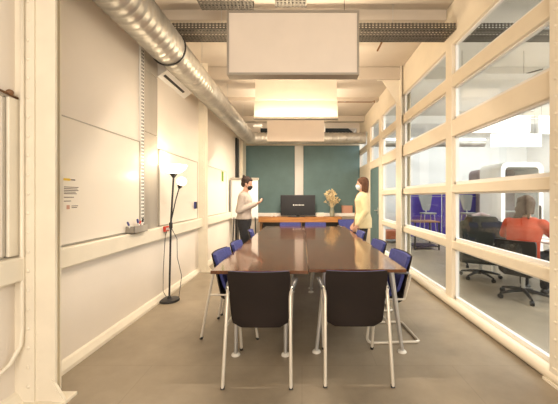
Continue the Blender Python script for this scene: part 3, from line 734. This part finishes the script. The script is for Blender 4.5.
def standing(root, J, top, bottom, hairfn, maskm, topname, coat=False, hairm='hair_d'):
    r, f = Vector((1, 0, 0)), Vector((0, 1, 0))
    H = J['head']; R = basis(J['look'])
    def torso(b, g, z0=.86, flare=0):
        secs = [((0, -.005, z0), r, f, .155+g+flare, .110+g+flare), ((0, -.005, .96), r, f, .165+g+flare*.7, .115+g+flare*.7), ((0, 0, 1.06), r, f, .140+g+flare*.3, .098+g+flare*.3),
                ((0, .005, 1.18), r, f, .148+g, .105+g), ((0, .010, 1.29), r, f, .160+g, .112+g), ((0, .0, 1.375), r, f, .150+g, .085+g), ((0, -.008, 1.42), r, f, .085+g, .058+g)]
        torso_loft(b, secs)
    b = MB(); torso(b, 0)
    b.cap((0, -.01, 1.39), Vector(H)-Vector((0, .01, .07)), .055, .050)
    for s_, k in ((-1, 'l'), (1, 'r')):
        sh = Vector((s_*.165, -.005, 1.365)); el = Vector(J['el_'+k]); wr = Vector(J['wr_'+k])
        b.cap(sh, el, .050, .038).cap(el, lerp(el, wr, .35), .038, .040).cap(lerp(el, wr, .35), wr, .040, .024)
        d_ = (wr-el).normalized()
        hand(b, wr+d_*.012, J.get('hd_'+k, d_), J['pn_'+k], J.get('hs_'+k, s_), J.get('curl', .5))
        hp = Vector((s_*.088, 0, .90)); kn = Vector(J['kn_'+k]); an = Vector(J['an_'+k])
        b.cap(hp, kn, .085, .052).cap(kn, lerp(kn, an, .35), .052, .052).cap(lerp(kn, an, .35), an, .052, .036)
        b.cap(an-Vector((0, .03, .045)), an+Vector((0, .12, -.06)), .030, .026)
    head(b, H, R)
    body = b.build('body', M['skin'], root, remesh=.0075)
    face_details(root, H, R, 1.0, mouth=maskm is None)
    # trousers
    b = MB()
    torso_loft(b, [((0, 0, .82), r, f, .16, .115), ((0, 0, .93), r, f, .178, .128), ((0, 0, 1.04), r, f, .155, .113)])
    for s_, k in ((-1, 'l'), (1, 'r')):
        hp = Vector((s_*.088, 0, .88)); kn = Vector(J['kn_'+k]); an = Vector(J['an_'+k])
        b.cap(hp, kn, .097, .066).cap(kn, an, .066, .056)
    b.build('trousers', M[bottom], root, remesh=.010)
    # top garment
    b = MB()
    if coat: torso(b, .024, .80, .02)
    else: torso(b, .020, .955, .008)
    for s_, k in ((-1, 'l'), (1, 'r')):
        sh = Vector((s_*.165, -.005, 1.355)); el = Vector(J['el_'+k]); wr = Vector(J['wr_'+k])
        b.cap(sh, el, .066, .056).cap(el, wr, .056, .040)
    b.tube([(0, -.008, 1.40), (0, -.004, 1.45)], [.075, .062], 16)
    b.build(topname, M[top], root, remesh=.010)
    for s_, k in ((-1, 'l'), (1, 'r')):
        an = Vector(J['an_'+k]); b = MB()
        b.cap(an+Vector((0, -.035, -.045)), an+Vector((0, .14, -.05)), .040, .034)
        b.box(an.x-.042, an.x+.042, an.y-.08, an.y+.175, 0, .025, .01)
        b.build('shoe', M['shoe'], root, remesh=.008)
    def W(x, y, z): return Vector(H)+R @ Vector((x, y, z))
    b = MB(); hairfn(b, W, R.to_4x4()); b.build('hair', M[hairm], root, remesh=.008)
    if maskm:
        b = MB(); b.sphere(W(0, .055, -.050), .054, 10, (1.12, .95, .95), R.to_4x4()); 
        b.sphere(W(0, .095, -.03), .02, 8, (1, .9, 1.2), R.to_4x4())
        mk = b.build('face_mask', M[maskm], root, remesh=.006)
        b = MB()
        for s_ in (-1, 1): b.tube([W(s_*.058, .05, -.03), W(s_*.082, -.005, .005), W(s_*.080, -.02, -.015), W(s_*.056, .045, -.07)], .003, 5)
        b.build('ear_loop', M[maskm], mk)
def hair_up(b, W, m4):
    b.sphere(W(0, -.028, .052), .092, 12, (.93, 1.05, .93), m4)
    b.sphere(W(0, -.075, .075), .048, 9, (1.1, .9, 1.0), m4)
    b.sphere(W(0, .03, .085), .055, 9, (1.2, .9, .6), m4)
    for k in range(9): b.sphere(W(random.uniform(-.06, .06), random.uniform(-.10, .03), random.uniform(.07, .125)), .026, 6, (1, 1, 1), m4)
    b.sphere(W(0, -.055, -.005), .072, 9, (1.05, .8, 1.0), m4)
    for s_ in (-1, 1): b.sphere(W(s_*.055, -.01, .035), .042, 7, (.8, 1.1, 1.2), m4)
def hair_bob(b, W, m4):
    b.sphere(W(0, -.026, .048), .098, 12, (.93, 1.06, .95), m4)
    b.sphere(W(0, .035, .088), .05, 9, (1.3, .8, .5), m4)
    for s_ in (-1, 1):
        b.cap(W(s_*.070, -.02, .03), W(s_*.072, -.01, -.10), .034, .028); b.cap(W(s_*.055, -.06, .02), W(s_*.055, -.06, -.11), .048, .040)
    b.cap(W(0, -.075, .02), W(0, -.075, -.115), .055, .045)

def hair_lose(b, W, m4):
    hair_bob(b, W, m4)
    for k in range(12): b.sphere(W(random.uniform(-.065, .065), random.uniform(-.09, -.03), random.uniform(-.08, .10)), .044, 6)
    for k in range(10): b.cap(W(random.uniform(-.07, .07), -.08, .0), W(random.uniform(-.09, .09), -.09, -.20), .026, .014)
# man, facing +X: local +Y forward -> rotate -90 deg
t = empty('person', (-1.04, 5.42, 0), -PI/2, 'person in oatmeal jumper and black mask looking at a phone beside the flip chart', 'person')
standing(t, dict(head=(0, .05, 1.585), look=(0, 1, -.28),
    el_l=(-.22, -.06, 1.11), wr_l=(-.09, .185, 1.215), el_r=(.22, -.06, 1.11), wr_r=(.07, .20, 1.225),
    pn_l=(.3, -.3, 1), pn_r=(-.3, -.3, 1), hd_l=(.35, .8, .25), hd_r=(-.2, .9, .3), curl=.75,
    kn_l=(-.10, .02, .49), kn_r=(.10, .03, .49), an_l=(-.11, -.02, .085), an_r=(.11, .0, .085)), 'knit', 'denim', hair_up, 'mask_b', 'jumper')
ph = empty('mobile_phone', (-1.04+.305, 5.42, 1.27), 0, 'dark mobile phone held by the person in the jumper', 'phone')
Mx = Matrix.Rotation(-.75, 4, 'Y')
MB().box(-.06, .06, -.034, .034, 0, .008, .003, M=Mx).build('phone_body', M['black_plastic'], ph)
MB().box(-.055, .055, -.030, .030, .0083, .009, M=Mx).build('phone_screen', M['screen'], ph)
# woman, facing -X, glancing towards the screen
t = empty('person', (1.10, 5.42, 0), PI/2-.12, 'person in pale yellow coat and pale blue mask standing right of the table', 'person')
standing(t, dict(head=(0, .02, 1.575), look=(-.1, 1, 0),
    el_l=(-.225, -.03, 1.10), wr_l=(-.20, .10, .88), el_r=(.225, -.03, 1.10), wr_r=(.19, .12, .88),
    pn_l=(1, 0, 0), pn_r=(-1, 0, 0), curl=.5,
    kn_l=(-.085, .03, .48), kn_r=(.085, .02, .48), an_l=(-.095, -.01, .085), an_r=(.095, -.03, .085)), 'coat', 'denim', hair_bob, 'mask_w', 'coat', coat=True, hairm='hair_b')
b = MB().tube([(.0, .075, 1.43), (0, .112, 1.37), (0, .138, 1.27), (0, .131, 1.16), (0, .134, 1.0), (0, .152, .90), (0, .156, .81)], .013, 10)
b.build('dark_blouse_strip', M['wood_dark'], t, smooth=True)
# seated person in the office, back to the glass
def seated(root):
    r, f = Vector((1, 0, 0)), Vector((0, 1, 0))
    def torso(b, g):
        torso_loft(b, [((0, -.02, .46), r, f, .17+g, .13+g), ((0, -.03, .60), r, f, .155+g, .115+g), ((0, -.01, .76), r, f, .155+g, .11+g), ((0, .04, .92), r, f, .18+g, .115+g), ((0, .075, 1.02), r, f, .165+g, .09+g), ((0, .09, 1.08), r, f, .08+g, .06+g)])
    H = Vector((0, .14, 1.235)); R = basis((.15, 1, -.30))
    J = {-1: ((-.30, .20, .82), (-.16, .42, .79)), 1: ((.30, .22, .82), (.22, .46, .79))}
    b = MB(); torso(b, 0); b.cap((0, .085, 1.06), H-Vector((0, .02, .06)), .055, .052)
    for s_ in (-1, 1):
        sh = Vector((s_*.175, .06, 1.0)); el, wr = map(Vector, J[s_])
        b.cap(sh, el, .052, .04).cap(el, wr, .04, .025); hand(b, wr, (0, 1, 0), (0, 0, -1), s_, .3)
        b.cap((s_*.09, .0, .53), (s_*.12, .42, .53), .085, .06).cap((s_*.12, .42, .53), (s_*.12, .40, .10), .055, .038); b.cap((s_*.12, .38, .05), (s_*.12, .52, .045), .032, .028)
    head(b, H, R); b.build('body', M['skin'], root, remesh=.009)
    face_details(root, H, R, 1)
    b = MB(); torso(b, .03)
    for s_ in (-1, 1):
        sh = Vector((s_*.185, .06, .99)); el, wr = map(Vector, J[s_]); b.cap(sh, el, .078, .062).cap(el, wr-(wr-el)*.1, .062, .045)
    b.build('jumper', M['orange'], root, remesh=.011)
    b = MB(); torso_loft(b, [((0, 0, .45), r, f, .175, .14), ((0, 0, .60), r, f, .17, .13)])
    for s_ in (-1, 1): b.cap((s_*.09, .0, .535), (s_*.12, .42, .535), .095, .072).cap((s_*.12, .42, .53), (s_*.12, .40, .12), .066, .055)
    b.build('trousers', M['denim'], root, remesh=.012)
    for s_ in (-1, 1): MB().cap((s_*.12, .37, .045), (s_*.12, .54, .042), .042, .036).build('shoe', M['shoe'], root, smooth=True)
    def W(x, y, z): return H+R @ Vector((x, y, z))
    b = MB(); hair_lose(b, W, R.to_4x4()); b.build('hair', M['hair_l'], root, remesh=.009)
t = empty('person', (2.95, 4.0, 0), -.95, 'person in orange red jumper sitting at an office desk beyond the glass', 'person')
seated(t)

# ---------------------------------------------------------------- office beyond the glass
def office_chair(label=None):
    t = empty('office_chair', (0, 0, 0), 0, label, 'office chair', 'black swivel chairs in the office')
    b = MB()
    for k in range(5):
        a = 2*PI*k/5+.3; b.tube([(0, 0, .115), (.15*math.cos(a), .15*math.sin(a), .10), (.30*math.cos(a), .30*math.sin(a), .07)], [.03, .022, .014], 8)
    bs = b.build('star_base', M['black_plastic'], t, smooth='auto')
    for k in range(5):
        a = 2*PI*k/5+.3; x, y = .30*math.cos(a), .30*math.sin(a)
        Mx = Matrix.Translation((x, y, .03)) @ Matrix.Rotation(a, 4, 'Z') @ Matrix.Rotation(PI/2, 4, 'X')
        MB().lathe([(.02, -.022), (.03, -.018), (.03, -.004), (.02, -.003), (.02, .003), (.03, .004), (.03, .018), (.02, .022)], M=Mx, n=14).build('castor', M['dark'], bs, smooth='auto')
    MB().tube([(0, 0, .12), (0, 0, .42)], .024, 12).build('gas_lift', M['alu'], t, smooth='auto')
    MB().box(-.24, .24, -.22, .25, .43, .50, .03).build('seat', M['black_plastic'], t, smooth='auto')
    shell_mb(.04, .46, .40, .56, 1.02, -.24, -.33).build('backrest', M['black_plastic'], t, smooth='auto')
    MB().tube([(0, -.05, .42), (0, -.26, .46), (0, -.30, .70)], .022, 8).build('back_stem', M['black_plastic'], t, smooth='auto')
    for s_ in (-1, 1):
        MB().tube([(s_*.22, 0, .44), (s_*.29, 0, .48), (s_*.29, 0, .66)], .014, 8).build('arm_post', M['black_plastic'], t, smooth='auto')
        MB().box(s_*.29-.035, s_*.29+.035, -.12, .13, .66, .69, .01).build('arm_pad', M['black_plastic'], t)
    return t
oc = office_chair()
for k, (x, y, rz, lab) in enumerate(((2.97, 5.0, -.5, 'black swivel chair with a dark coat over it behind the glass'),
        (3.22, 6.0, .4, 'farther black swivel chair left of the orange jumper'),
        (2.95, 4.0, -.95, 'black swivel chair under the person in the orange jumper'))):
    o = oc if k == 0 else copy_tree(oc)
    o.location = (x, y, 0); o.rotation_euler = (0, 0, rz); o['label'] = lab
    if k == 2:
        for ch in o.children:
            if ch.name.startswith('backrest'): ch.location.z = -.22
# coat hung over the first chair
t = empty('draped_coat', (2.97, 5.0, 0), -.5, 'dark green grey coat draped over the back of the swivel chair', 'coat')
b = MB(); torso_loft(b, [((0, -.31, .30), (1, 0, 0), (0, 1, 0), .30, .08), ((0, -.32, .60), (1, 0, 0), (0, 1, 0), .31, .085), ((0, -.335, .90), (1, 0, 0), (0, 1, 0), .28, .07), ((0, -.345, 1.05), (1, 0, 0), (0, 1, 0), .20, .055)])
b.cap((-.25, -.32, .92), (-.34, -.26, .45), .06, .05).cap((.25, -.32, .92), (.34, -.26, .42), .06, .05)
M['coatdark'] = mat('dark coat cloth', (.030, .036, .032), .9, noise=.4, nscale=8)
b.build('coat_body', M['coatdark'], t, remesh=.014)
MB().tube([(-.12, -.34, 1.04), (0, -.29, 1.08), (.12, -.34, 1.04)], [.03, .035, .03], 10).build('collar', M['booth_grey'], t, smooth='auto')
# white office desk with monitor and laptop
t = empty('office_desk', (3.75, 4.55, 0), 0, 'white office desk in front of the person in orange', 'desk')
MB().box(-.45, .75, -.75, .75, .715, .74, .004).build('desk_top', M['white'], t)
for sx in (-.40, .70):
    for sy in (-.70, .70): MB().box(sx-.02, sx+.02, sy-.02, sy+.02, 0, .714).build('leg', M['white'], t)
t = empty('computer_monitor', (3.95, 4.95, .741), .9, 'black computer monitor on the white office desk', 'monitor')
MB().box(-.28, .28, 0, .03, .12, .47, .006).build('monitor_body', M['black_plastic'], t)
MB().box(-.265, .265, -.003, 0, .135, .455).build('monitor_screen', M['screen'], t)
MB().tube([(0, .04, .01), (0, .04, .2)], .018, 8).box(-.10, .10, -.06, .1, 0, .012).build('monitor_stand', M['black_plastic'], t)
t = empty('laptop', (3.58, 4.36, .741), -.9, 'open white laptop before the person in orange', 'laptop')
MB().box(-.16, .16, -.11, .11, 0, .015, .004).build('keyboard_base', M['white'], t)
MB().box(-.16, .16, .11, .12, .01, .22, .003, M=Matrix.Rotation(-.12, 4, 'X')).build('screen_lid', M['white'], t)
# dark desk unit behind the chairs
t = empty('office_desk', (4.0, 6.6, 0), 0, 'brown office desk in front of the purple partitions', 'desk')
MB().box(-.65, .65, -.35, .35, .72, .75, .004).build('desk_top', M['wood_dark'], t)
MB().box(-.6, .6, .28, .30, .3, .715).build('modesty_panel', M['black_plastic'], t)
for sx in (-.6, .6): MB().box(sx-.03, sx+.03, -.3, .3, 0, .715).build('leg_panel', M['black_plastic'], t)
t = empty('storage_trolley', (3.15, 7.9, 0), 0, 'dark storage trolley with brown top behind the glass near the left column', 'trolley')
MB().box(-.3, .35, -.3, .3, .70, .73).build('trolley_top', M['wood_dark'], t)
MB().box(-.28, .33, -.28, .28, .08, .10).box(-.28, .33, -.28, .28, .38, .40).build('shelf', M['black_plastic'], t)
for sx in (-.28, .33):
    for sy in (-.28, .28): MB().box(sx-.015, sx+.015, sy-.015, sy+.015, 0, .70).build('post', M['black_plastic'], t)
tag(MB().box(-.24, .24, -.2, .2, 0, .26, .02).build('red_crate', M['rust']), 'orange brown crate low behind the glass past the second column', 'crate').location = (2.64, 9.05, .101)
bpy.data.objects['red_crate'].name = 'storage_crate'
t = empty('storage_trolley', (2.64, 9.05, 0), 0, 'low grey trolley carrying the orange brown crate', 'trolley')
MB().box(-.3, .3, -.3, .3, .07, .10).build('trolley_bed', M['grey'], t)
for sx in (-.25, .25):
    for sy in (-.25, .25): MB().sphere((sx, sy, .035), .035, 7).build('wheel', M['dark'], t, smooth=True)
# purple partitions
for k, (x0, x1, lab) in enumerate(((3.35, 4.42, 'violet felt partition screen behind the left office panes'), (4.46, 5.75, 'violet felt partition screen left of the timber post'))):
    t = empty('partition_screen', (x0, 9.5, 0), 0, lab, 'partition', 'violet partition screens')
    MB().box(0, x1-x0, 0, .06, .10, 1.48, .01).build('felt_panel', M['purple'], t)
    MB().box(-.01, x1-x0+.01, -.01, .07, 1.36, 1.375).build('top_rail', M['alu'], t)
    for sx in (.05, x1-x0-.05): MB().box(sx-.02, sx+.02, -.2, .26, 0, .03).box(sx-.02, sx+.02, 0, .06, .03, .12).build('foot', M['alu'], t)
# shell stools in front of the partitions
def stool(label=None):
    t = empty('bar_stool', (0, 0, 0), 0, label, 'bar stool', 'grey bar stools before the violet screens')
    b = shell_mb(.03, .40, .20, .95, 1.42, -.14, -.22).build('backrest', M['grey'], t, smooth='auto')
    MB().box(-.19, .19, -.16, .2, .84, .89, .02).build('seat', M['grey'], t, smooth='auto')
    MB().tube([(0, -.1, .88), (0, -.16, 1.0)], .02, 8).build('back_stem', M['alu'], t)
    for sx in (-1, 1):
        for sy in (-1, 1): MB().tube([(sx*.14, sy*.13, .85), (sx*.20, sy*.2, .0)], .012, 8).build('leg', M['alu'], t)
    return t
bs = stool()
for k, (x, y, rz, lab) in enumerate(((4.98, 8.95, PI, 'grey bar stool before the right violet screen'), (3.75, 8.95, PI, 'grey bar stool before the left violet screen'))):
    o = bs if k == 0 else copy_tree(bs)
    o.location = (x, y, 0); o.rotation_euler = (0, 0, rz); o['label'] = lab
# timber post and phone booths
st(MB().box(5.28, 5.38, 8.6, 8.7, 0, 1.62).box(5.42, 5.47, 8.6, 8.66, 0, 1.62), 'trim_22', M['wood_desk'], 'timber frame posts between violet screen and phone booths')
def rrect(x0, x1, z0, z1, r, n=6):
    pts = []
    for cx, cz, a0 in ((x1-r, z1-r, 0), (x0+r, z1-r, PI/2), (x0+r, z0+.02, PI), (x1-r, z0+.02, 1.5*PI)):
        rr = r if cz > z0+.1 else .02
        for k in range(n+1):
            a = a0+PI/2*k/n; pts.append(((cx if rr == r else (x0+.02 if a0 == PI else x1-.02))+rr*math.cos(a), cz+rr*math.sin(a)))
    return pts
def booth(x, y, wdt, h, lab, rm, fr):
    t = empty('phone_booth', (x, y, 0), 0, lab, 'phone booth')
    outer = rrect(0, wdt, 0, h, .16); inner = rrect(.10, wdt-.10, .08, h-.12, .10)
    b = MB()
    for yy in ((0, .06),):
        A0 = [b.bm.verts.new((p[0], 0, p[1])) for p in outer]; A1 = [b.bm.verts.new((p[0], 0, p[1])) for p in inner]
        B0 = [b.bm.verts.new((p[0], .9, p[1])) for p in outer]; B1 = [b.bm.verts.new((p[0], .9, p[1])) for p in inner]
        n = len(outer)
        for i in range(n):
            j = (i+1) % n
            b.bm.faces.new((A0[i], A0[j], A1[j], A1[i])); b.bm.faces.new((B0[i], B1[i], B1[j], B0[j]))
            b.bm.faces.new((A0[i], B0[i], B0[j], A0[j])); b.bm.faces.new((A1[i], A1[j], B1[j], B1[i]))
    b.build('booth_shell', M[fr], t)
    MB().prism([(p[0], p[1]) for p in inner], 'y', .86, .89).build('back_lining', M['booth_grey'], t)
    MB().prism([(p[0], p[1]) for p in inner], 'y', .03, .038).build('glass_door', M['booth_glass'], t)
    MB().box(.14, wdt-.14, .45, .84, .95, .98).build('shelf', M['white'], t)
    MB().box(.25, wdt-.25, .40, .75, .42, .47, .01).build('seat_bench', M['wood_dark'], t)
    return t
bt = booth(4.98, 7.5, 1.05, 2.22, 'white phone booth with rounded corners behind the seated person', 1, 'white')
bt2 = booth(5.50, 9.0, 1.10, 2.22, 'grey phone booth left behind the white one', 1, 'booth_grey')
b = MB()
for k, l in enumerate((.22, .18, .25, .15)): b.box(.12, .12+l, .024, .028, 1.30-.07*k, 1.325-.07*k)
b.build('yellow_lettering', M['yellow'], bt2)
t = empty('wall_cabinet', (7.1, 9.9, 0), 0, 'tall white cabinet at the far right of the office', 'cabinet')
MB().box(-.5, .5, 0, .5, .05, 2.1, .01).build('cabinet_body', M['wallwhite'], t)
for s_ in (-1, 1):
    d_ = MB().box(min(s_*.005, s_*.48), max(s_*.005, s_*.48), -.02, -.001, .08, 2.07, .004).build('cabinet_door', M['white'], t)
    MB().box(s_*.05-.008, s_*.05+.008, -.045, -.021, 1.0, 1.2).build('door_handle', M['alu'], d_)
